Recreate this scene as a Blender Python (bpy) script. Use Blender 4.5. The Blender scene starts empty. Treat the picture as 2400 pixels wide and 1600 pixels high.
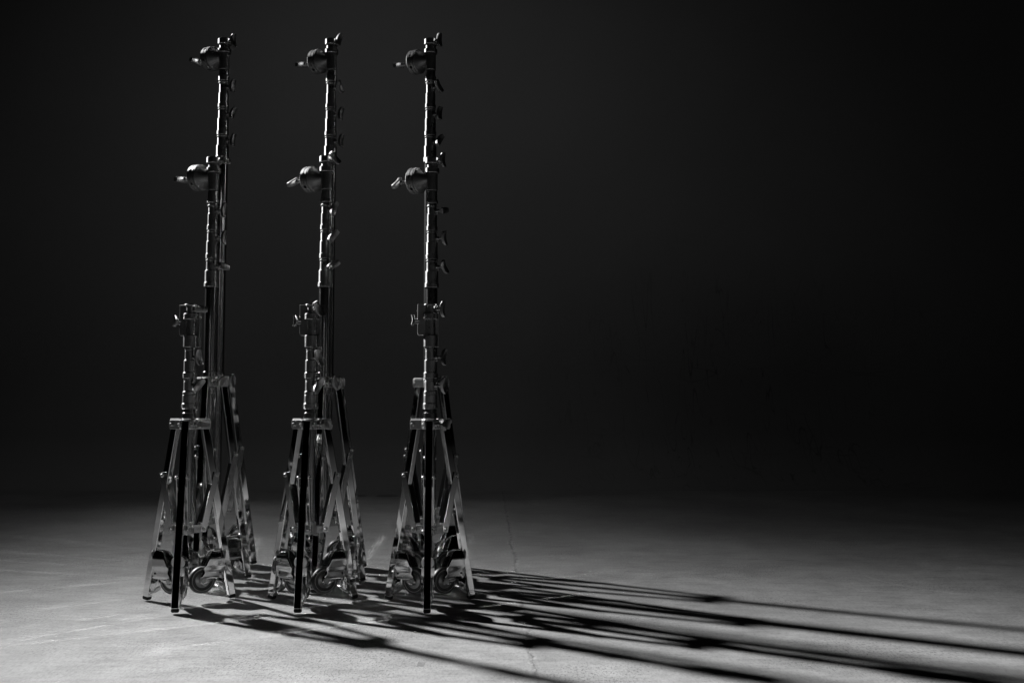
import bpy, bmesh, math, random
from mathutils import Matrix, Vector
R = math.radians
random.seed(7)
scn = bpy.context.scene
col = scn.collection

# ------------------------------------------------------------------ camera
cam_d = bpy.data.cameras.new("camera")
cam = bpy.data.objects.new("camera", cam_d)
col.objects.link(cam)
cam_d.sensor_width = 36.0
cam_d.lens = 35.0
cam_d.clip_end = 200.0
cam.location = (0.0, 0.0, 0.82)
cam.rotation_euler = (R(90.0 + 3.92), 0.0, 0.0)
scn.camera = cam

# ------------------------------------------------------------------ world (dark studio)
world = bpy.data.worlds.new("World")
scn.world = world
world.use_nodes = True
world.node_tree.nodes["Background"].inputs[0].default_value = (0, 0, 0, 1)
world.node_tree.nodes["Background"].inputs[1].default_value = 0.0

# ------------------------------------------------------------------ lamps
def spot(name, loc, target, power, size, blend, radius):
    d = bpy.data.lights.new(name, 'SPOT')
    d.energy = power
    d.spot_size = R(size)
    d.spot_blend = blend
    d.shadow_soft_size = radius
    o = bpy.data.objects.new(name, d)
    col.objects.link(o)
    o.location = loc
    o.rotation_euler = (Vector(target) - Vector(loc)).to_track_quat('-Z', 'Y').to_euler()
    return o

# hard key lamp, behind the stands and far to the left; an emission ramp dims one edge of its beam, like a barn door
key = spot("key_lamp", (-8.2, 9.7, 6.8), (0.6, 1.6, 0.6), 22300.0, 90.0, 1.0, 0.22)
kd = key.data
kd.use_nodes = True
kt = kd.node_tree
ke = kt.nodes["Emission"]
kg = kt.nodes.new('ShaderNodeNewGeometry')
kv = kt.nodes.new('ShaderNodeVectorMath')
kv.operation = 'DOT_PRODUCT'
kt.links.new(kg.outputs['Incoming'], kv.inputs[0])
kv.inputs[1].default_value = (0.06, -0.815, 0.577)
km = kt.nodes.new('ShaderNodeMapRange')
km.inputs['From Min'].default_value = -0.5
km.inputs['From Max'].default_value = 0.25
kt.links.new(kv.outputs['Value'], km.inputs['Value'])
kr = kt.nodes.new('ShaderNodeValToRGB')
kr.color_ramp.interpolation = 'B_SPLINE'
kel = kr.color_ramp.elements
kel[0].position, kel[0].color = 0.0, (0, 0, 0, 1)
kel[1].position, kel[1].color = 1.0, (0.3, 0.3, 0.3, 1)
for p_, v_ in ((0.067, 0.002), (0.2, 0.008), (0.307, 0.029), (0.493, 0.060), (0.587, 0.10), (0.667, 0.18), (0.733, 0.30), (0.8, 0.52), (0.867, 0.90), (0.9, 0.95), (0.933, 0.62)):
    q_ = kel.new(p_)
    q_.color = (v_, v_, v_, 1)
kt.links.new(km.outputs[0], kr.inputs[0])
# added ramp in the emission, dims the left side of the beam
kx = kt.nodes.new('ShaderNodeSeparateXYZ')
kt.links.new(kg.outputs['Incoming'], kx.inputs[0])
kl = kt.nodes.new('ShaderNodeMapRange')
kl.interpolation_type = 'SMOOTHSTEP'
kl.inputs['From Min'].default_value = 0.525
kl.inputs['From Max'].default_value = 0.655
kl.inputs['To Min'].default_value = 0.18
kt.links.new(kx.outputs[0], kl.inputs['Value'])
# another added ramp dims the right side of the beam
kl2 = kt.nodes.new('ShaderNodeMapRange')
kl2.interpolation_type = 'SMOOTHSTEP'
kl2.inputs['From Min'].default_value = 0.70
kl2.inputs['From Max'].default_value = 0.84
kl2.inputs['To Min'].default_value = 1.0
kl2.inputs['To Max'].default_value = 0.25
kt.links.new(kx.outputs[0], kl2.inputs['Value'])
kq = kt.nodes.new('ShaderNodeMath')
kq.operation = 'MULTIPLY'
kt.links.new(kr.outputs[0], kq.inputs[0])
kt.links.new(kl2.outputs[0], kq.inputs[1])
kp = kt.nodes.new('ShaderNodeMath')
kp.operation = 'MULTIPLY'
kt.links.new(kq.outputs[0], kp.inputs[0])
kt.links.new(kl.outputs[0], kp.inputs[1])
kt.links.new(kp.outputs[0], ke.inputs['Strength'])
# weak wash on the painted wall, unseen spot added above to brighten it
spot("added_wall_wash", (-1.7, 5.8, 6.4), (-1.3, 11.4, 2.3), 72.0, 112.0, 1.0, 0.4)

vs = scn.view_settings
scn.display_settings.display_device = 'sRGB'
vs.view_transform = 'Standard'
vs.look = 'None'
vs.exposure = 0.0
vs.gamma = 1.0
vs.use_curve_mapping = False

cy = scn.cycles
cy.use_denoising = True
cy.denoiser = 'OPENIMAGEDENOISE'
cy.max_bounces = 10
cy.diffuse_bounces = 4
cy.glossy_bounces = 8
cy.caustics_reflective = True
cy.caustics_refractive = False
cy.blur_glossy = 0.05
cy.sample_clamp_indirect = 20.0
cy.sample_clamp_direct = 3.0
cy.use_adaptive_sampling = False
cy.use_guiding = True
cy.use_surface_guiding = True
cy.surface_guiding_probability = 0.5
cy.guiding_roughness_threshold = 0.02
cy.guiding_training_samples = 0

# ------------------------------------------------------------------ materials
def new_mat(name):
    m = bpy.data.materials.new(name)
    m.use_nodes = True
    nt = m.node_tree
    b = nt.nodes["Principled BSDF"]
    return m, nt, b

def N(nt, t, **kw):
    n = nt.nodes.new(t)
    for k, v in kw.items():
        if hasattr(n, k):
            setattr(n, k, v)
        else:
            n.inputs[k.replace('_', ' ')].default_value = v
    return n

def math_(nt, op, a, b=None, c=None, clamp=False):
    n = nt.nodes.new('ShaderNodeMath')
    n.operation = op
    n.use_clamp = clamp
    for i, v in enumerate((a, b, c)):
        if v is None:
            continue
        if isinstance(v, (int, float)):
            n.inputs[i].default_value = v
        else:
            nt.links.new(v, n.inputs[i])
    return n.outputs[0]

def ramp(nt, fac, stops):
    n = nt.nodes.new('ShaderNodeValToRGB')
    e = n.color_ramp.elements
    e[0].position, e[0].color = stops[0][0], (stops[0][1],) * 3 + (1,)
    e[1].position, e[1].color = stops[-1][0], (stops[-1][1],) * 3 + (1,)
    for p, v in stops[1:-1]:
        k = e.new(p)
        k.color = (v, v, v, 1)
    nt.links.new(fac, n.inputs[0])
    return n.outputs[0]

def metal(name, base, rough, rvar=0.08, nscale=14.0, bump=0.0, stretch=(1, 1, 1), turned=0.0):
    m, nt, b = new_mat(name)
    tc = N(nt, 'ShaderNodeTexCoord')
    mp = N(nt, 'ShaderNodeMapping')
    mp.inputs['Scale'].default_value = stretch
    nt.links.new(tc.outputs['Object'], mp.inputs[0])
    ns = N(nt, 'ShaderNodeTexNoise', Scale=nscale, Detail=5.0, Roughness=0.6)
    nt.links.new(mp.outputs[0], ns.inputs['Vector'])
    b.inputs['Metallic'].default_value = 1.0
    c = ramp(nt, ns.outputs[0], [(0.30, base * 0.82), (0.62, base)])
    nt.links.new(c, b.inputs['Base Color'])
    r = ramp(nt, ns.outputs[0], [(0.35, rough + rvar), (0.65, rough)])
    nt.links.new(r, b.inputs['Roughness'])
    if turned:  # lathe marks run round the part: highlights stretch along it
        tg = N(nt, 'ShaderNodeTangent', direction_type='RADIAL', axis='Z')
        nt.links.new(tg.outputs[0], b.inputs['Tangent'])
        b.inputs['Anisotropic'].default_value = turned
        b.inputs['Anisotropic Rotation'].default_value = 0.25
    if bump:
        n2 = N(nt, 'ShaderNodeTexNoise', Scale=nscale * 3, Detail=3.0)
        nt.links.new(mp.outputs[0], n2.inputs['Vector'])
        bp = N(nt, 'ShaderNodeBump', Strength=bump, Distance=0.004)
        nt.links.new(n2.outputs[0], bp.inputs['Height'])
        nt.links.new(bp.outputs[0], b.inputs['Normal'])
    return m

CHROME = metal("chrome", 0.72, 0.07, 0.07, 9.0, 0.02, (1, 1, 0.15))
LEGM = metal("chrome_square_tube", 0.88, 0.032, 0.02, 9.0, 0.0, (1, 1, 0.10))
TUBE = metal("chrome_tube", 0.55, 0.14, 0.08, 9.0, 0.0, (1, 1, 0.12), 0.35)
SLEEVE = metal("plated_casting", 0.58, 0.34, 0.10, 30.0, 0.03)
TURNED = metal("turned_casting", 0.44, 0.26, 0.09, 26.0, 0.03, (1, 1, 0.8), 0.74)
BRACE = metal("brace_plate", 0.60, 0.09, 0.06, 12.0, 0.0, (1, 1, 0.2))
PLATE = metal("zinc_plate", 0.55, 0.30, 0.10, 40.0, 0.04)
HEADM = metal("cast_aluminium", 0.30, 0.42, 0.14, 60.0, 0.10)
HANDLE = metal("dull_zinc", 0.45, 0.34, 0.12, 50.0, 0.06)

def rubber_mat():
    m, nt, b = new_mat("black_rubber")
    b.inputs['Base Color'].default_value = (0.018, 0.018, 0.018, 1)
    b.inputs['Roughness'].default_value = 0.62
    ns = N(nt, 'ShaderNodeTexNoise', Scale=120.0, Detail=3.0)
    bp = N(nt, 'ShaderNodeBump', Strength=0.15, Distance=0.002)
    nt.links.new(ns.outputs[0], bp.inputs['Height'])
    nt.links.new(bp.outputs[0], b.inputs['Normal'])
    return m
RUBBER = rubber_mat()

def tyre_mat():
    m, nt, b = new_mat("grey_tyre")
    ns = N(nt, 'ShaderNodeTexNoise', Scale=80.0, Detail=4.0)
    nt.links.new(ramp(nt, ns.outputs[0], [(0.3, 0.07), (0.7, 0.11)]), b.inputs['Base Color'])
    b.inputs['Roughness'].default_value = 0.48
    return m
TYRE = tyre_mat()

def floor_mat():
    m, nt, b = new_mat("sealed_concrete")
    tc = N(nt, 'ShaderNodeTexCoord')
    obj = tc.outputs['Object']
    sep = N(nt, 'ShaderNodeSeparateXYZ')
    nt.links.new(obj, sep.inputs[0])
    X, Y = sep.outputs[0], sep.outputs[1]

    def noise(scale, detail=4.0, rough=0.55, stretch=None, off=(0, 0, 0), dist=0.0):
        mp = N(nt, 'ShaderNodeMapping')
        mp.inputs['Scale'].default_value = stretch or (1, 1, 1)
        mp.inputs['Location'].default_value = off
        nt.links.new(obj, mp.inputs[0])
        n = N(nt, 'ShaderNodeTexNoise', Scale=scale, Detail=detail, Roughness=rough, Distortion=dist)
        nt.links.new(mp.outputs[0], n.inputs['Vector'])
        return n.outputs[0]

    cloud = noise(0.9, 5.0, 0.6)
    mid = noise(7.0, 6.0, 0.65, off=(3, 1, 0))
    fine = noise(95.0, 3.0, 0.75, (1, 0.36, 1))
    grit = noise(150.0, 2.0, 0.6, (1, 0.40, 1), (5, 2, 0))
    streak = noise(11.0, 5.0, 0.7, (0.45, 3.2, 1), (1, 7, 0))
    base = ramp(nt, cloud, [(0.28, 0.265), (0.72, 0.405)])
    v = math_(nt, 'MULTIPLY', base, ramp(nt, mid, [(0.28, 0.80), (0.72, 1.10)]))
    v = math_(nt, 'MULTIPLY', v, ramp(nt, streak, [(0.28, 0.78), (0.52, 1.02), (0.8, 1.05)]))
    v = math_(nt, 'MULTIPLY', v, ramp(nt, fine, [(0.32, 0.76), (0.5, 1.0), (0.70, 1.10)]))
    # clusters of small dark pores
    clus = ramp(nt, noise(1.7, 3.0, 0.5, off=(9, 4, 0)), [(0.46, 0.10), (0.62, 1.0)])
    pore = ramp(nt, grit, [(0.54, 0.0), (0.63, 1.0)])
    v = math_(nt, 'MULTIPLY', v, math_(nt, 'SUBTRACT', 1.0, math_(nt, 'MULTIPLY', math_(nt, 'MULTIPLY', clus, pore), 0.5)))
    # scuffs
    sc = ramp(nt, noise(3.4, 7.0, 0.75, (0.7, 3.6, 1), (2, 11, 0), 1.2), [(0.62, 0.0), (0.70, 1.0)])
    scm = ramp(nt, noise(1.1, 2.0, 0.5, off=(6, 6, 0)), [(0.46, 0.0), (0.6, 1.0)])
    v = math_(nt, 'MULTIPLY', v, math_(nt, 'SUBTRACT', 1.0, math_(nt, 'MULTIPLY', math_(nt, 'MULTIPLY', sc, scm), 0.6)))
    # joint between two pours running away from the viewer
    wig = math_(nt, 'MULTIPLY', math_(nt, 'SUBTRACT', noise(2.2, 8.0, 0.8, off=(4, 0, 0)), 0.5), 0.11)
    jx = math_(nt, 'ADD', math_(nt, 'MULTIPLY', Y, -0.0245), 0.152)
    dj = math_(nt, 'ABSOLUTE', math_(nt, 'ADD', math_(nt, 'SUBTRACT', X, jx), wig))
    jw = ramp(nt, dj, [(0.0, 1.0), (0.004, 0.55), (0.014, 0.0)])
    broken = ramp(nt, noise(17.0, 5.0, 0.75, (1, 0.6, 1)), [(0.38, 0.1), (0.48, 0.6), (0.60, 1.0)])
    chip = ramp(nt, noise(21.0, 4.0, 0.7, (1, 0.7, 1), (8, 3, 0)), [(0.54, 0.0), (0.62, 1.0)])
    near = ramp(nt, dj, [(0.004, 1.0), (0.030, 0.0)])
    jline = math_(nt, 'MULTIPLY', jw, broken)
    v = math_(nt, 'MULTIPLY', v, math_(nt, 'SUBTRACT', 1.0, math_(nt, 'MULTIPLY', jline, 0.6)))
    v = math_(nt, 'ADD', v, math_(nt, 'MULTIPLY', math_(nt, 'MULTIPLY', chip, near), 0.14))
    side = ramp(nt, math_(nt, 'SUBTRACT', X, math_(nt, 'SUBTRACT', jx, wig)), [(0.0, 1.0), (0.004, 0.955)])
    v = math_(nt, 'MULTIPLY', v, side)
    # two round stains near the wall, a pale scratch and a tape remnant
    def disc(cx, cy, r0, r1):
        dx = math_(nt, 'SUBTRACT', X, cx)
        dy = math_(nt, 'SUBTRACT', Y, cy)
        d = math_(nt, 'SQRT', math_(nt, 'ADD', math_(nt, 'MULTIPLY', dx, dx), math_(nt, 'MULTIPLY', dy, dy)))
        return d
    for cx in (-1.50, -1.19):
        st = ramp(nt, disc(cx, 9.6, 0, 0), [(0.10, 1.0), (0.13, 0.0)])
        v = math_(nt, 'MULTIPLY', v, math_(nt, 'SUBTRACT', 1.0, math_(nt, 'MULTIPLY', st, 0.5)))
    arc = math_(nt, 'ABSOLUTE', math_(nt, 'SUBTRACT', disc(2.45, 5.05, 0, 0), 0.70))
    arcm = math_(nt, 'MULTIPLY', ramp(nt, arc, [(0.001, 1.0), (0.005, 0.0)]),
                 math_(nt, 'MULTIPLY', math_(nt, 'LESS_THAN', X, 1.99), math_(nt, 'LESS_THAN', Y, 5.02)))
    v = math_(nt, 'ADD', v, math_(nt, 'MULTIPLY', arcm, 0.14))
    tx = math_(nt, 'LESS_THAN', math_(nt, 'ABSOLUTE', math_(nt, 'ADD', X, 0.294)), 0.012)
    ty = math_(nt, 'LESS_THAN', math_(nt, 'ABSOLUTE', math_(nt, 'SUBTRACT', Y, 3.287)), 0.030)
    tp = math_(nt, 'MULTIPLY', math_(nt, 'MULTIPLY', tx, ty), 0.30)
    v = math_(nt, 'MULTIPLY', v, math_(nt, 'SUBTRACT', 1.0, tp))
    cmb = N(nt, 'ShaderNodeCombineColor')
    for i in range(3):
        nt.links.new(v, cmb.inputs[i])
    nt.links.new(cmb.outputs[0], b.inputs['Base Color'])
    nt.links.new(ramp(nt, mid, [(0.3, 0.50), (0.7, 0.66)]), b.inputs['Roughness'])
    b.inputs['Specular IOR Level'].default_value = 0.35
    h = math_(nt, 'ADD', math_(nt, 'MULTIPLY', fine, 0.5), math_(nt, 'MULTIPLY', grit, 0.35))
    h = math_(nt, 'ADD', h, math_(nt, 'MULTIPLY', jline, -1.3))
    h = math_(nt, 'ADD', h, math_(nt, 'MULTIPLY', cloud, 1.0))
    bp = N(nt, 'ShaderNodeBump', Strength=0.35, Distance=0.004)
    nt.links.new(h, bp.inputs['Height'])
    nt.links.new(bp.outputs[0], b.inputs['Normal'])
    return m
FLOOR = floor_mat()

def wall_mat():
    m, nt, b = new_mat("painted_wall")
    tc = N(nt, 'ShaderNodeTexCoord')
    obj = tc.outputs['Object']
    sep = N(nt, 'ShaderNodeSeparateXYZ')
    nt.links.new(obj, sep.inputs[0])
    def noise(scale, detail, rough, stretch, off=(0, 0, 0), dist=0.0):
        mp = N(nt, 'ShaderNodeMapping')
        mp.inputs['Scale'].default_value = stretch
        mp.inputs['Location'].default_value = off
        nt.links.new(obj, mp.inputs[0])
        n = N(nt, 'ShaderNodeTexNoise', Scale=scale, Detail=detail, Roughness=rough, Distortion=dist)
        nt.links.new(mp.outputs[0], n.inputs['Vector'])
        return n.outputs[0]
    v = ramp(nt, noise(0.5, 4.0, 0.5, (1, 1, 1)), [(0.3, 0.215), (0.7, 0.24)])
    # lighter towards the bottom of the cove, blending into the floor tone
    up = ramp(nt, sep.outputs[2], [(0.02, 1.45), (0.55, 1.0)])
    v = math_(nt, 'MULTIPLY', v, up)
    # dirty, scuffed patch low on the wall, right of the middle
    dx = math_(nt, 'DIVIDE', math_(nt, 'SUBTRACT', sep.outputs[0], 2.6), 2.7)
    dz = math_(nt, 'DIVIDE', math_(nt, 'SUBTRACT', sep.outputs[2], 0.9), 2.0)
    d = math_(nt, 'SQRT', math_(nt, 'ADD', math_(nt, 'MULTIPLY', dx, dx), math_(nt, 'MULTIPLY', dz, dz)))
    d = math_(nt, 'ADD', d, math_(nt, 'MULTIPLY', math_(nt, 'SUBTRACT', noise(1.1, 3.0, 0.5, (1, 1, 1), (3, 0, 2)), 0.5), 0.5))
    patch = ramp(nt, d, [(0.15, 1.0), (1.0, 0.0)])
    v = math_(nt, 'MULTIPLY', v, math_(nt, 'SUBTRACT', 1.0, math_(nt, 'MULTIPLY', patch, 0.30)))
    s1 = ramp(nt, noise(1.5, 1.0, 0.4, (4.5, 1, 0.45), (1, 0, 5), 0.25), [(0.488, 0.0), (0.5, 1.0), (0.512, 0.0)])
    s2 = ramp(nt, noise(2.4, 1.5, 0.4, (4.0, 1, 0.5), (7, 0, 1), 0.2), [(0.488, 0.0), (0.5, 1.0), (0.512, 0.0)])
    s3 = ramp(nt, noise(1.0, 1.0, 0.4, (0.7, 1, 2.6), (4, 0, 9), 0.3), [(0.494, 0.0), (0.5, 0.6), (0.506, 0.0)])
    s2 = math_(nt, 'MAXIMUM', s2, s3)
    brk = ramp(nt, noise(3.2, 3.0, 0.6, (1, 1, 1), (2, 0, 3)), [(0.45, 0.0), (0.6, 1.0)])
    s1 = math_(nt, 'MULTIPLY', s1, brk)
    brk2 = ramp(nt, noise(2.1, 3.0, 0.6, (1, 1, 1), (9, 0, 6)), [(0.48, 0.0), (0.62, 1.0)])
    s2 = math_(nt, 'MULTIPLY', s2, brk2)
    s = math_(nt, 'MULTIPLY', math_(nt, 'MAXIMUM', s1, s2), ramp(nt, d, [(0.4, 1.0), (1.3, 0.0)]))
    v = math_(nt, 'MULTIPLY', v, math_(nt, 'SUBTRACT', 1.0, math_(nt, "MULTIPLY", s, 0.5)))
    cmb = N(nt, 'ShaderNodeCombineColor')
    for i in range(3):
        nt.links.new(v, cmb.inputs[i])
    nt.links.new(cmb.outputs[0], b.inputs['Base Color'])
    b.inputs['Roughness'].default_value = 0.8
    b.inputs['Specular IOR Level'].default_value = 0.2
    return m
WALL = wall_mat()

# ------------------------------------------------------------------ mesh helpers
class MB:
    """collects shapes and links them as one mesh object"""
    def __init__(self):
        self.bm = bmesh.new()

    def faces(self, pts, faces, mat=None):
        M = mat or Matrix()
        vs_ = [self.bm.verts.new(M @ Vector(p)) for p in pts]
        for f in faces:
            try:
                self.bm.faces.new([vs_[i] for i in f])
            except ValueError:
                pass
        return self

    def box(self, c, s, mat=None):
        x, y, z = c
        a, b, d = s[0] / 2, s[1] / 2, s[2] / 2
        p = [(x + i * a, y + j * b, z + k * d) for i in (-1, 1) for j in (-1, 1) for k in (-1, 1)]
        return self.faces(p, [(0, 1, 3, 2), (4, 6, 7, 5), (0, 4, 5, 1), (2, 3, 7, 6), (0, 2, 6, 4), (1, 5, 7, 3)], mat)

    def lathe(self, prof, mat=None, segs=40, bevel=0.0):
        """profile of (radius, z) turned about local z; ends closed to the axis"""
        M = mat or Matrix()
        rings = []
        for r, z in prof:
            rings.append([self.bm.verts.new(M @ Vector((r * math.cos(2 * math.pi * k / segs), r * math.sin(2 * math.pi * k / segs), z))) for k in range(segs)])
        for a, b in zip(rings, rings[1:]):
            for k in range(segs):
                self.bm.faces.new((a[k], a[(k + 1) % segs], b[(k + 1) % segs], b[k]))
        self.bm.faces.new(rings[0][::-1])
        self.bm.faces.new(rings[-1])
        return self

    def cyl(self, p, q, r, segs=20, r2=None, ch=0.0):
        p, q = Vector(p), Vector(q)
        d = q - p
        M = Matrix.Translation(p) @ d.to_track_quat('Z', 'Y').to_matrix().to_4x4()
        L = d.length
        r2 = r if r2 is None else r2
        if ch:
            return self.lathe([(r - ch, 0), (r, ch), (r2, L - ch), (r2 - ch, L)], M, segs)
        return self.lathe([(r, 0), (r2, L)], M, segs)

    def prism(self, outline, t0, t1, mat=None):
        """outline in local x,z extruded along local y from t0 to t1"""
        n = len(outline)
        p = [(x, t0, z) for x, z in outline] + [(x, t1, z) for x, z in outline]
        f = [tuple(range(n))[::-1], tuple(range(n, 2 * n))]
        f += [(i, (i + 1) % n, n + (i + 1) % n, n + i) for i in range(n)]
        return self.faces(p, f, mat)

    def beam(self, a, b, w, d, side):
        """square bar from a to b; w along 'side', d across"""
        a, b, side = Vector(a), Vector(b), Vector(side).normalized()
        ax = (b - a).normalized()
        up = ax.cross(side).normalized()
        side = up.cross(ax).normalized()
        p = []
        for q in (a, b):
            for i, j in ((-1, -1), (1, -1), (1, 1), (-1, 1)):
                p.append(q + side * (i * w / 2) + up * (j * d / 2))
        return self.faces(p, [(0, 3, 2, 1), (4, 5, 6, 7), (0, 1, 5, 4), (1, 2, 6, 5), (2, 3, 7, 6), (3, 0, 4, 7)])

    def build(self, name, mat, parent=None, bevel=0.0, segs=2, smooth=32, solid=0.0):
        bmesh.ops.recalc_face_normals(self.bm, faces=self.bm.faces)
        me = bpy.data.meshes.new(name)
        self.bm.to_mesh(me)
        self.bm.free()
        me.materials.append(mat)
        for p in me.polygons:
            p.use_smooth = True
        me.set_sharp_from_angle(angle=R(smooth))
        o = bpy.data.objects.new(name, me)
        col.objects.link(o)
        if parent is not None:
            o.parent = parent
        if solid:
            s = o.modifiers.new("solid", 'SOLIDIFY')
            s.thickness = solid
            s.offset = 0.0
        if bevel:
            bv = o.modifiers.new("bevel", 'BEVEL')
            bv.width = bevel
            bv.segments = segs
            bv.limit_method = 'ANGLE'
            bv.angle_limit = R(40)
            bv.harden_normals = True
        return o

def rot_z(a):
    return Matrix.Rotation(a, 4, 'Z')

# ------------------------------------------------------------------ setting
def build_floor():
    mb = MB()
    mb.faces([(-16, -8, 0), (16, -8, 0), (16, 10.2, 0), (-16, 10.2, 0)], [(0, 1, 2, 3)])
    o = mb.build("floor", FLOOR)
    o['kind'] = 'structure'

def build_backdrop():
    mb = MB()
    y0, rad = 10.2, 1.2
    prof = [(y0 + rad * math.sin(a), rad - rad * math.cos(a)) for a in [R(90) * i / 16 for i in range(17)]]
    prof.append((y0 + rad, 10.0))
    pts = [(x, y, z) for x in (-16, 16) for y, z in prof]
    n = len(prof)
    mb.faces(pts, [(i, n + i, n + i + 1, i + 1) for i in range(n - 1)])
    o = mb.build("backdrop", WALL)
    o['kind'] = 'structure'

build_floor()
build_backdrop()

# ------------------------------------------------------------------ stand pieces
def profile(segs, ch=0.0022):
    """list of (z_top, z_bottom, radius) from the top down -> lathe outline from the bottom up"""
    out = []
    for zt, zb, r in reversed(segs):
        c = min(ch, (zt - zb) * 0.3)
        out += [(r - c, zb), (r, zb + c), (r, zt - c), (r - c, zt)]
    return out

def handle_bar(mb, M, L=0.064, w=0.020, t=0.010, bow=0.007, steps=12):
    """bowed oval wing: long along local z, thick along local x"""
    rings = []
    for i in range(steps + 1):
        s = -1 + 2 * i / steps
        x0 = bow * s * s
        k = math.sqrt(max(0.0, 1 - (abs(s) ** 3) * 0.55))
        ww, tt = w * k / 2, t * (0.72 + 0.28 * k) / 2
        z = s * L / 2
        ring = []
        for a in range(12):
            an = 2 * math.pi * a / 12
            cx, sy = math.cos(an), math.sin(an)
            q = lambda v: math.copysign(abs(v) ** 0.32, v)
            ring.append(mb.bm.verts.new(M @ Vector((x0 + tt * q(cx), ww * q(sy), z))))
        rings.append(ring)
    for a, b in zip(rings, rings[1:]):
        for k in range(12):
            mb.bm.faces.new((a[k], a[(k + 1) % 12], b[(k + 1) % 12], b[k]))
    mb.bm.faces.new(rings[0][::-1])
    mb.bm.faces.new(rings[-1])

def tightening_handle(parent, z, yaw, roll, r_from, reach=0.034, scale=1.0, pitch=0.0, name="tightening_handle"):
    """boss, screw and wing pointing out along +x turned by yaw"""
    mb = MB()
    M = Matrix.Translation((0, 0, z)) @ rot_z(yaw) @ Matrix.Rotation(pitch, 4, 'Y')
    def P(x, zz=0):
        return M @ Vector((x, 0, zz))
    mb.cyl(P(r_from - 0.006), P(r_from + 0.012), 0.0098 * scale, 18, ch=0.001)
    mb.cyl(P(r_from + 0.012), P(r_from + reach), 0.0048 * scale, 14)
    mb.cyl(P(r_from + reach - 0.009), P(r_from + reach), 0.0088 * scale, 16, r2=0.0105 * scale)
    mb.cyl(P(r_from - 0.004, -0.012), P(r_from + 0.011, -0.012), 0.0055 * scale, 12)
    H = M @ Matrix.Translation((r_from + reach + 0.003, 0, 0)) @ Matrix.Rotation(roll, 4, 'X')
    handle_bar(mb, H, 0.068 * scale, 0.031 * scale, 0.016 * scale, 0.008 * scale)
    return mb.build(name, HANDLE, parent, smooth=50)

def leg_dir(a):
    return Vector((math.cos(a), math.sin(a), 0)), Vector((-math.sin(a), math.cos(a), 0))

def build_leg(parent, a, zc):
    rad, tan = leg_dir(a)
    top = rad * 0.064 + Vector((0, 0, zc + 0.016))
    bot = rad * 0.2035 + Vector((0, 0, 0.020))
    mb = MB()
    mb.beam(bot, top, 0.029, 0.031, tan)
    leg = mb.build("leg", LEGM, parent, bevel=0.0035, segs=3)
    ax = (bot - top).normalized()
    f = MB()
    f.beam(bot + ax * 0.014, bot - ax * 0.006, 0.0296, 0.0316, tan)
    f.build("rubber_foot", RUBBER, leg, bevel=0.0075, segs=4)
    return leg

def leg_point(a, zc, z):
    rad, tan = leg_dir(a)
    f = (zc + 0.016 - z) / (zc + 0.016 - 0.022)
    return rad * (0.064 + f * (0.2035 - 0.064)) + Vector((0, 0, z))

def build_brace(parent, a, zc, zk, zh):
    rad, tan = leg_dir(a)
    up = leg_point(a, zc, zk) + rad * 0.010
    lo = rad * 0.066 + Vector((0, 0, zh))
    ax = (lo - up).normalized()
    mb = MB()
    p0, p1 = up - ax * 0.013, lo + ax * 0.013
    for s in (-1, 1):
        o = tan * (s * 0.0215)
        mb.beam(p0 + o, p1 + o, 0.0028, 0.027, tan)
    nrm = ax.cross(tan).normalized()
    if nrm.dot(rad) > 0:
        nrm = -nrm
    mb.beam(p0 + ax * 0.055 + nrm * 0.0122, p1 - ax * 0.035 + nrm * 0.0122, 0.0400, 0.0026, tan)
    br = mb.build("brace", BRACE, parent, bevel=0.0013, segs=2)
    for q in (up, lo):
        bb = MB()
        bb.cyl(q - tan * 0.030, q + tan * 0.030, 0.0042, 14)
        for s in (-1, 1):
            bb.cyl(q + tan * (s * 0.0231), q + tan * (s * 0.0295), 0.0088, 18, r2=0.0062, ch=0.0012)
        bb.build("pivot_bolt", SLEEVE, br, smooth=40)
    return br

def interp(tab, z):
    for (z0, v0), (z1, v1) in zip(tab, tab[1:]):
        if z0 <= z <= z1:
            return v0 + (v1 - v0) * (z - z0) / (z1 - z0)
    return tab[-1][1] if z > tab[-1][0] else tab[0][1]

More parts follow.
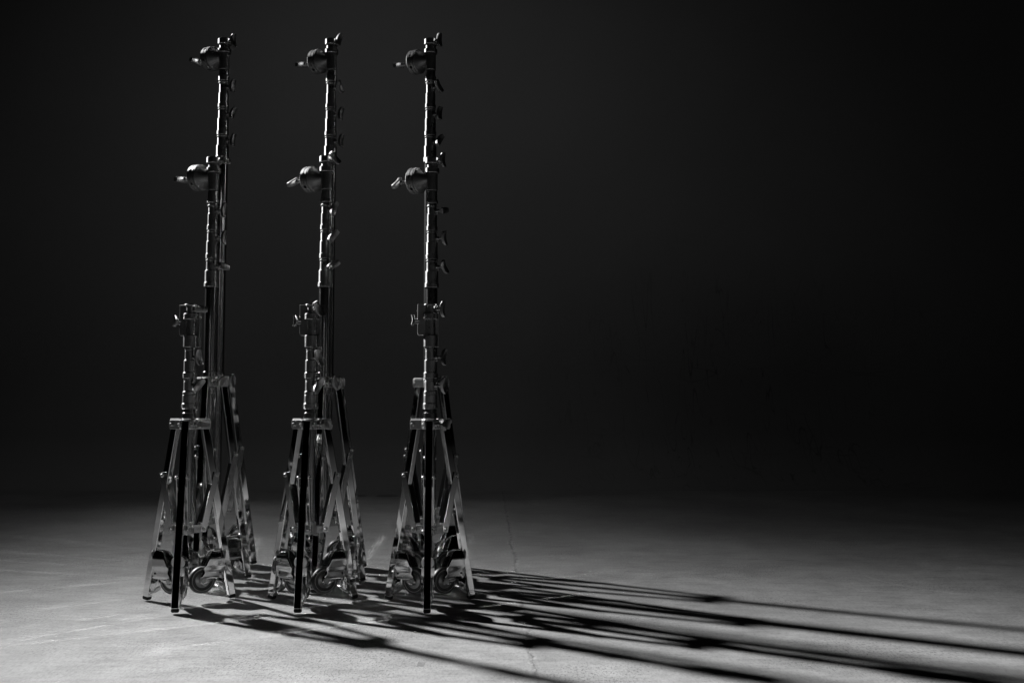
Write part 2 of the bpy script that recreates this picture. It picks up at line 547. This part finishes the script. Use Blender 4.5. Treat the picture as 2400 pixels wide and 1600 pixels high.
def build_caster(parent, a, swivel, rng):
    """folded caster on the inner side of a leg; local x runs outward along the leg's direction, y across, z up"""
    zm = 0.200
    B = rot_z(a)
    S = B @ Matrix.Translation((0, 0, zm)) @ Matrix.Rotation(swivel, 4, 'X') @ Matrix.Translation((0, 0, -zm))
    # fork
    left = [(0.1008, 0.0530), (0.112, 0.0544), (0.1204, 0.0600), (0.1274, 0.0650), (0.1568, 0.0722), (0.1736, 0.0810), (0.196, 0.0925), (0.2128, 0.1030), (0.2185, 0.1180)]
    right = [(0.1008, 0.1600), (0.1300, 0.1590), (0.1900, 0.1570), (0.2185, 0.1500)]
    def tw(z):
        if z < 0.150:
            return 0.0225
        if z < 0.178:
            return 0.0245
        k = min(1.0, (z - 0.178) / 0.0405)
        return 0.0250 * math.sqrt(max(0.0, 1 - 0.78 * k * k))
    zs = [0.1008, 0.112, 0.1204, 0.1274, 0.142, 0.150, 0.158, 0.1665, 0.176, 0.188, 0.200, 0.209, 0.2150, 0.2185]
    mb = MB()
    nx = 7
    grids = {}
    for s in (-1, 1):
        rows = []
        for z in zs:
            l, r = interp(left, z), interp(right, z)
            rows.append([mb.bm.verts.new(S @ Vector((l + (r - l) * i / nx, s * tw(z), z))) for i in range(nx + 1)])
        for ra, rb in zip(rows, rows[1:]):
            for i in range(nx):
                mb.bm.faces.new((ra[i], ra[i + 1], rb[i + 1], rb[i]))
        grids[s] = rows
        y = s * 0.0225
        # axle tab
        tab = [(0.053, 0.1008), (0.0522, 0.094), (0.0555, 0.0865), (0.062, 0.0815), (0.0706, 0.0798), (0.080, 0.0812), (0.0884, 0.085), (0.106, 0.0925), (0.1205, 0.1008)]
        mb.faces([(x, y, z) for x, z in tab], [tuple(range(len(tab)))], S)
        lobe = [(0.1275, 0.1008), (0.134, 0.080), (0.1425, 0.0616), (0.152, 0.0525), (0.1620, 0.0476), (0.1650, 0.060), (0.1648, 0.084), (0.160, 0.1008)]
        mb.faces([(x, y, z) for x, z in lobe], [tuple(range(len(lobe)))], S)
    # crown over the top and down the leg side
    a_, b_ = grids[-1][-1], grids[1][-1]
    m_ = [mb.bm.verts.new((p.co + q.co) / 2 + (S.to_3x3() @ Vector((0, 0, 0.0030)))) for p, q in zip(a_, b_)]
    for i in range(nx):
        mb.bm.faces.new((a_[i], a_[i + 1], m_[i + 1], m_[i]))
        mb.bm.faces.new((m_[i], m_[i + 1], b_[i + 1], b_[i]))
    for k in range(4, len(zs) - 1):
        p, q = grids[-1], grids[1]
        mb.bm.faces.new((p[k][nx], p[k + 1][nx], q[k + 1][nx], q[k][nx]))
    bmesh.ops.remove_doubles(mb.bm, verts=mb.bm.verts, dist=0.0002)
    cas = mb.build("caster", CHROME, parent, bevel=0.0, smooth=36, solid=0.0030)
    # swivel bearing
    sb = MB()
    sb.cyl(B @ Vector((0.152, 0, zm)), B @ Vector((0.160, 0, zm)), 0.021, 28, ch=0.0015)
    sb.cyl(B @ Vector((0.1605, 0, zm)), B @ Vector((0.166, 0, zm)), 0.027, 28, ch=0.0015)
    sb.cyl(B @ Vector((0.160, 0, zm + 0.019)), B @ Vector((0.172, 0, zm + 0.019)), 0.0075, 14, ch=0.001)
    sb.box((0.1665, 0, zm - 0.004), (0.004, 0.027, 0.075), B)
    sb.build("swivel_bearing", SLEEVE, cas)
    # wheel
    C = S @ Matrix.Translation((0.0706, 0, 0.0955)) @ Matrix.Rotation(R(90), 4, 'X')
    ty = MB()
    ty.lathe([(0.044, -0.012), (0.0465, -0.0145), (0.0490, -0.0150), (0.0535, -0.0135), (0.0565, -0.009), (0.0576, 0.0), (0.0565, 0.009), (0.0535, 0.0135), (0.0490, 0.0150), (0.0465, 0.0145), (0.044, 0.012)], C, 56)
    ty.build("tyre", TYRE, cas, smooth=40)
    rm = MB()
    half = [(0.0440, 0.0050), (0.0475, 0.0120), (0.0470, 0.0152), (0.0452, 0.0152), (0.0440, 0.0105), (0.0430, 0.0120), (0.0412, 0.0118), (0.0405, 0.0092), (0.0400, 0.0088), (0.0300, 0.0128), (0.0200, 0.0160), (0.0185, 0.0164), (0.0175, 0.0150), (0.0150, 0.0150), (0.0140, 0.0168), (0.010, 0.0170)]
    rm.lathe([(r_, -t_) for r_, t_ in half[::-1]] + half, C, 56)
    rm.build("wheel", PLATE, cas, smooth=30)
    ab = MB()
    ab.lathe([(0.0085, -0.0275), (0.0095, -0.0265), (0.0095, -0.0245), (0.0125, -0.0243), (0.0125, 0.0243), (0.0095, 0.0245), (0.0095, 0.0265), (0.0085, 0.0275)], C, 24)
    ab.build("axle_bolt", SLEEVE, cas)
    # brake pedal
    bp = MB()
    bp.prism([(0.133, 0.064), (0.150, 0.047), (0.172, 0.034), (0.178, 0.036), (0.170, 0.044), (0.152, 0.056), (0.138, 0.068)], -0.017, 0.017, S)
    bp.build("brake_pedal", SLEEVE, cas, bevel=0.0015)
    for s in (-1, 1):
        rv = MB()
        rv.cyl(S @ Vector((0.142, s * 0.0225, 0.124)), S @ Vector((0.142, s * 0.0258, 0.124)), 0.0042, 12)
        rv.build("rivet", RUBBER, cas)
    return cas

def build_base(root, ang, zc, zk, zh, ztop, rtube, handle_yaw, handle_roll, swivels, rng):
    """legs, collar, hub, braces and casters of one folded stand"""
    tb = MB()
    tb.lathe(profile([(ztop, zc + 0.050, rtube), (zc + 0.050, zc + 0.0225, rtube + 0.004)]), None, 40)
    tb.lathe(profile([(zc - 0.021, zc - 0.054, rtube + 0.001), (zc - 0.054, zh - 0.016, rtube - 0.0035)]), None, 40)
    tb.box((0, -rtube + 0.0035, (zc - 0.06 + zh) / 2), (0.009, 0.006, zc - zh - 0.12), rot_z(ang + R(60) + R(90)))
    tb.build("center_column", TUBE, root)
    angs = [ang + R(120) * i for i in range(3)]
    c = MB()
    c.lathe([(0.034, zc - 0.021), (0.0365, zc - 0.0185), (0.0365, zc + 0.0195), (0.034, zc + 0.0225)], None, 40)
    for a in angs:
        B = rot_z(a)
        for s in (-1, 1):
            c.prism([(0.030, zc - 0.020), (0.083, zc - 0.020), (0.088, zc - 0.013), (0.088, zc + 0.013), (0.083, zc + 0.0195), (0.030, zc + 0.0195)],
                    s * 0.0155, s * 0.0225, B)
        c.box((0.060, 0, zc + 0.0225), (0.050, 0.040, 0.004), B)
    cl = c.build("leg_collar", SLEEVE, root, bevel=0.0018, segs=2)
    for a in angs:
        rad, tan = leg_dir(a)
        q = rad * 0.073 + Vector((0, 0, zc - 0.001))
        b = MB()
        b.cyl(q - tan * 0.030, q + tan * 0.030, 0.0042, 12)
        for s in (-1, 1):
            b.cyl(q + tan * s * 0.0226, q + tan * s * 0.0305, 0.0078, 12, ch=0.0012)
        b.build("hinge_bolt", SLEEVE, cl)
    tightening_handle(cl, zc, handle_yaw, handle_roll, 0.036, 0.034)
    h = MB()
    h.lathe([(rtube, zh - 0.020), (0.031, zh - 0.018), (0.031, zh + 0.012), (0.0285, zh + 0.015), (0.0285, zh + 0.030), (rtube, zh + 0.032)], None, 36)
    for a in angs:
        for s in (-1, 1):
            h.prism([(0.026, zh - 0.016), (0.070, zh - 0.016), (0.079, zh - 0.006), (0.079, zh + 0.007), (0.072, zh + 0.013), (0.026, zh + 0.013)],
                    s * 0.0125, s * 0.0185, rot_z(a))
        h.cyl(rot_z(a) @ Vector((0.045, -0.022, zh - 0.003)), rot_z(a) @ Vector((0.045, 0.022, zh - 0.003)), 0.006, 12)
    h.build("lower_hub", SLEEVE, root, bevel=0.0014)
    for a, sw in zip(angs, swivels):
        build_leg(root, a, zc)
        build_brace(root, a, zc, zk, zh)
        build_caster(root, a, sw, rng)

def riser(root, segs, zhandle, yaw, roll, rs):
    mb = MB()
    mb.lathe(profile(segs), None, 44)
    # grub screws on the widest ring
    wid = max(segs, key=lambda q: q[2])
    zz = (wid[0] + wid[1]) / 2
    for an in (R(200), R(320)):
        d = Vector((math.cos(an), math.sin(an), 0))
        mb.cyl(d * (wid[2] - 0.002) + Vector((0, 0, zz)), d * (wid[2] + 0.0012) + Vector((0, 0, zz)), 0.0032, 10)
    o = mb.build("riser_sleeve", TURNED, root)
    if zhandle is not None:
        tightening_handle(o, zhandle, yaw, roll, rs)
    return o

def grip_mesh():
    """the round clamp head turned about local x, with its jaw holes cut"""
    mb = MB()
    X = Matrix.Rotation(R(90), 4, 'Y') @ Matrix.Diagonal((1.05, 1.05, 1.0, 1.0))
    mb.lathe([(0.020, 0.010), (0.0235, 0.026), (0.028, 0.036), (0.037, 0.048), (0.0485, 0.0590), (0.0565, 0.0655), (0.0598, 0.0685),
              (0.0598, 0.0745), (0.0575, 0.0752), (0.0575, 0.0760), (0.0605, 0.0766), (0.0605, 0.0905), (0.0582, 0.0920), (0.0582, 0.0936),
              (0.0605, 0.0950), (0.0605, 0.1120), (0.0570, 0.1155), (0.030, 0.1180), (0.016, 0.1200), (0.010, 0.1300)], X, 64)
    o = mb.build("grip_head", HEADM)
    cut = MB()
    for k, r in ((0, 0.0098), (1, 0.0062), (2, 0.0098), (3, 0.0062), (4, 0.0080), (5, 0.0062)):
        an = R(60) * k
        d = Vector((0, math.cos(an), math.sin(an)))
        cut.cyl(Vector((0.0930, 0, 0)) + d * 0.034, Vector((0.0930, 0, 0)) + d * 0.078, r, 24)
    co = cut.build("jaw_cutter", RUBBER)
    md = o.modifiers.new("cut", 'BOOLEAN')
    md.object = co
    md.operation = 'DIFFERENCE'
    md.solver = 'EXACT'
    bpy.context.view_layer.update()
    dg = bpy.context.evaluated_depsgraph_get()
    me = bpy.data.meshes.new_from_object(o.evaluated_get(dg))
    me.set_sharp_from_angle(angle=R(28))
    bpy.data.objects.remove(co)
    bpy.data.objects.remove(o)
    return me
GRIP = grip_mesh()

def grip_head(root, zaxis, ztop, zbot, rbody, yaw, spin, roll, pitch=0.0):
    g = bpy.data.objects.new("grip_head", GRIP)
    col.objects.link(g)
    g.parent = root
    G = Matrix.Translation((0, 0, zaxis)) @ rot_z(yaw) @ Matrix.Rotation(pitch, 4, 'Y') @ Matrix.Rotation(spin, 4, 'X')
    g.matrix_local = G
    # solid hub round the pin, turned about z
    I = G.inverted()
    b = MB()
    b.lathe(profile([(ztop, zbot, rbody)], 0.003), I, 44)
    b.build("hub", HEADM, g)
    h = MB()
    H = Matrix.Rotation(roll - spin, 4, 'X')
    h.cyl((0.112, 0, 0), (0.190, 0, 0), 0.0075, 16)
    h.cyl((0.118, 0, 0), (0.134, 0, 0), 0.014, 20, r2=0.012, ch=0.001)
    h.cyl((0.168, 0, 0), (0.192, 0, 0), 0.0100, 16, r2=0.0135)
    handle_bar(h, Matrix.Translation((0.192, 0, 0)) @ H, 0.080, 0.030, 0.024, 0.012)
    h.build("clamp_handle", HANDLE, g, smooth=50)
    return g

def empty(name, loc, label, cat, group):
    o = bpy.data.objects.new(name, None)
    col.objects.link(o)
    o.location = loc
    o.empty_display_size = 0.2
    o['label'] = label
    o['category'] = cat
    o['group'] = group
    return o

def sub(segs, z1, z0):
    return [s for s in segs if s[0] <= z1 + 1e-6 and s[1] >= z0 - 1e-6]

FRONT = [(1.2732, 1.2658, 0.0294), (1.2658, 1.2326, 0.0207), (1.2326, 1.2068, 0.0319), (1.2068, 1.1386, 0.0216), (1.1386, 1.0871, 0.0311), (1.0871, 1.0724, 0.0238), (1.0724, 1.032, 0.0232), (1.032, 0.9789, 0.0267), (0.9789, 0.9533, 0.0297), (0.9533, 0.9423, 0.0256), (0.9423, 0.8984, 0.0256), (0.8984, 0.8838, 0.0293), (0.8838, 0.8473, 0.0297), (0.8473, 0.8236, 0.0322)]
MIDDLE = [(2.032, 2.0027, 0.0353), (2.0027, 1.9818, 0.0264), (1.9818, 1.9567, 0.0343), (1.9567, 1.869, 0.026), (1.869, 1.8253, 0.025), (1.8253, 1.8086, 0.0292), (1.8086, 1.7975, 0.0222), (1.7975, 1.7935, 0.0266), (1.7935, 1.7899, 0.0235), (1.7899, 1.7567, 0.0215), (1.7567, 1.7006, 0.0244), (1.7006, 1.6757, 0.0272), (1.6757, 1.67, 0.0222), (1.67, 1.6655, 0.027), (1.6655, 1.6612, 0.0222), (1.6612, 1.6219, 0.025), (1.6219, 1.5619, 0.028), (1.5619, 1.5372, 0.0303), (1.5372, 1.532, 0.0252), (1.532, 1.527, 0.03), (1.527, 1.5227, 0.025), (1.5227, 1.4815, 0.027), (1.4815, 1.4238, 0.0321), (1.4238, 1.4012, 0.0351)]
BACK = [(2.7741, 2.744, 0.035), (2.744, 2.7209, 0.0272), (2.7209, 2.6977, 0.035), (2.6977, 2.6054, 0.0265), (2.6054, 2.5755, 0.0254), (2.5755, 2.5456, 0.0291), (2.5456, 2.54, 0.0236), (2.54, 2.534, 0.0282), (2.534, 2.5294, 0.025), (2.5294, 2.4835, 0.0232), (2.4835, 2.4261, 0.0259), (2.4261, 2.4031, 0.0289), (2.4031, 2.398, 0.0237), (2.398, 2.392, 0.0285), (2.392, 2.3871, 0.0237), (2.3871, 2.3459, 0.0259), (2.3459, 2.2795, 0.0292), (2.2795, 2.2544, 0.0317), (2.2544, 2.249, 0.0267), (2.249, 2.244, 0.0315), (2.244, 2.2407, 0.0267), (2.2407, 2.1996, 0.0287), (2.1996, 2.1404, 0.0331), (2.1404, 2.113, 0.0365)]

def combo_stand(x, y, ang, label, group, yaws, rolls, head_yaw, hub_roll, seed):
    rng = random.Random(seed)
    root = empty("combo_stand", (x, y, 0), label, "light stand", group)
    zc = 0.7575
    build_base(root, ang, zc, 0.539, 0.314, 0.8260, 0.0253, R(-22), hub_roll, [R(0), R(0), R(0)], rng)
    # socket head in its channel bracket
    mb = MB()
    mb.lathe(profile(sub(FRONT, 1.2732, 1.0871)), None, 44)
    hd = mb.build("socket_head", TURNED, root)
    br = MB()
    Bq = rot_z(head_yaw)
    br.prism([(-0.056, 1.1500), (-0.052, 1.1385), (-0.020, 1.1385), (-0.020, 1.2715), (-0.056, 1.2715)], 0.0, 0.024, Bq)
    br.prism([(0.020, 1.0880), (0.037, 1.0880), (0.037, 1.2500), (0.030, 1.2700), (0.020, 1.2700)], 0.004, 0.024, Bq)
    br.prism([(-0.020, 1.1385), (0.020, 1.1385), (0.020, 1.2690), (-0.020, 1.2690)], 0.012, 0.021, Bq)
    br.build("channel_bracket", SLEEVE, hd, bevel=0.0022)
    tightening_handle(hd, 1.2500, yaws[0], rolls[0], 0.026, 0.022)
    tightening_handle(hd, 1.2030, head_yaw + R(180), rolls[1], 0.054, 0.016, 0.72)
    riser(root, sub(FRONT, 1.0871, 0.9423), 1.0430, yaws[1], rolls[2], 0.0235)
    riser(root, sub(FRONT, 0.9423, 0.8236), 0.9220, yaws[2], rolls[3], 0.0256)
    return root

def roller_stand(x, y, ang, kind, label, group, yaws, rolls, grip, hub, seed, size=1.0, head_up=0.0):
    rng = random.Random(seed)
    root = empty("roller_stand", (x, y, 0), label, "light stand", group)
    root.scale = (size, size, size)
    if kind == 'middle':
        P, zc, zk, zh, ztop, rt = MIDDLE, 0.9456, 0.598, 0.292, 1.4030, 0.0285
        cuts, hz, gz, body = (1.869, 1.7006 - 0.0249, 1.5372, 1.4012), (1.772, 1.639, 1.500), 1.925, (1.9567, 1.869, 0.0265)
        ztee = 2.017
    else:
        P, zc, zk, zh, ztop, rt = BACK, 0.9600, 0.611, 0.296, 2.1150, 0.0300
        cuts, hz, gz, body = (2.6054, 2.4031, 2.2544, 2.113), (2.511, 2.366, 2.222), 2.656, (2.6977, 2.6054, 0.0272)
        ztee = 2.760
    build_base(root, ang, zc, zk, zh, ztop, rt, hub[0], hub[1], hub[2], rng)
    mb = MB()
    mb.lathe(profile(sub(P, P[0][0], body[0])), None, 44)
    top = mb.build("top_socket", TURNED, root)
    tightening_handle(top, ztee, yaws[0], rolls[0], 0.033, 0.020)
    grip_head(root, gz + head_up, body[0] - 0.001, body[1] + 0.001, body[2], *grip)
    riser(root, sub(P, cuts[0], cuts[1]), hz[0], yaws[1], rolls[1], 0.022)
    riser(root, sub(P, cuts[1], cuts[2]), hz[1], yaws[2], rolls[2], 0.0255)
    riser(root, sub(P, cuts[2], cuts[3]), hz[2], yaws[3], rolls[3], 0.028)
    return root

GF = "short combo stands in the front row"
GM = "grip-head stands in the middle row"
GB = "tallest grip-head stands in the back row"
Q = R(-90)
combo_stand(-1.383, 4.275, Q + R(7.5), "short chrome stand with open socket head, leftmost of the three shortest, level oval handle", GF,
            (R(-35), R(-38), R(-40)), (R(90), R(0), R(12), R(-40)), R(-12), R(86), 1)
combo_stand(-0.862, 4.275, Q, "short chrome stand with open socket head, between the other two shortest stands", GF,
            (R(-50), R(-48), R(-50)), (R(35), R(5), R(20), R(-30)), R(-8), R(70), 2)
combo_stand(-0.350, 4.265, Q + R(2.5), "short chrome stand with open socket head, rightmost of the shortest, standing before the overlapping poles", GF,
            (R(-12), R(-20), R(-25)), (R(4), R(25), R(-14), R(10)), R(6), R(-60), 3)

roller_stand(-1.455, 4.789, Q + R(4), 'middle', "middle-height chrome stand with grip head, behind the leftmost of the shortest stands", GM,
             (R(-15), R(-18), R(-18), R(-22)), (R(90), R(-12), R(-6), R(80)), (R(155), R(20), R(86)), (R(-30), R(-45), [R(20), R(-12), R(14)]), 4, 1.0065, 0.019)
roller_stand(-0.8905, 4.716, Q + R(2), 'middle', "middle-height chrome stand with grip head, behind the central one of the shortest stands", GM,
             (R(-42), R(-42), R(-48), R(-48)), (R(55), R(-20), R(-40), R(-58)), (R(152), R(75), R(58)), (R(-35), R(30), [R(-8), R(16), R(-10)]), 5, 1.0, 0.006)
roller_stand(-0.385, 4.742, Q + R(3), 'middle', "middle-height chrome stand with grip head, its pole rising from behind the rightmost short stand", GM,
             (R(-25), R(-22), R(-20), R(-24)), (R(8), R(-75), R(14), R(42)), (R(153), R(70), R(50)), (R(-20), R(8), [R(10), R(-10), R(6)]), 6, 1.0, 0.006)

roller_stand(-1.548, 5.243, Q + R(2), 'back', "tallest kind of chrome stand with dark grip head, leftmost of the three tallest", GB,
             (R(-24), R(-28), R(-26), R(-24)), (R(4), R(-6), R(-22), R(-10)), (R(152), R(40), R(98)), (R(-10), R(10), [R(12), R(18), R(-16)]), 7, 1.0125, 0.028)
roller_stand(-0.955, 5.157, Q - R(2), 'back', "tallest kind of chrome stand with grip head, between the other two tallest", GB,
             (R(-40), R(-35), R(-28), R(-26)), (R(-18), R(28), R(-10), R(-6)), (R(152), R(62), R(80)), (R(-25), R(35), [R(-12), R(10), R(20)]), 8, 1.0, 0.015)
roller_stand(-0.430, 5.155, Q - R(2), 'back', "tallest kind of chrome stand with grip head, rightmost of the three tallest", GB,
             (R(-35), R(-42), R(-38), R(-40)), (R(4), R(40), R(-4), R(-34)), (R(153), R(78), R(76)), (R(-28), R(-10), [R(8), R(-14), R(10)]), 9, 1.0, 0.011)
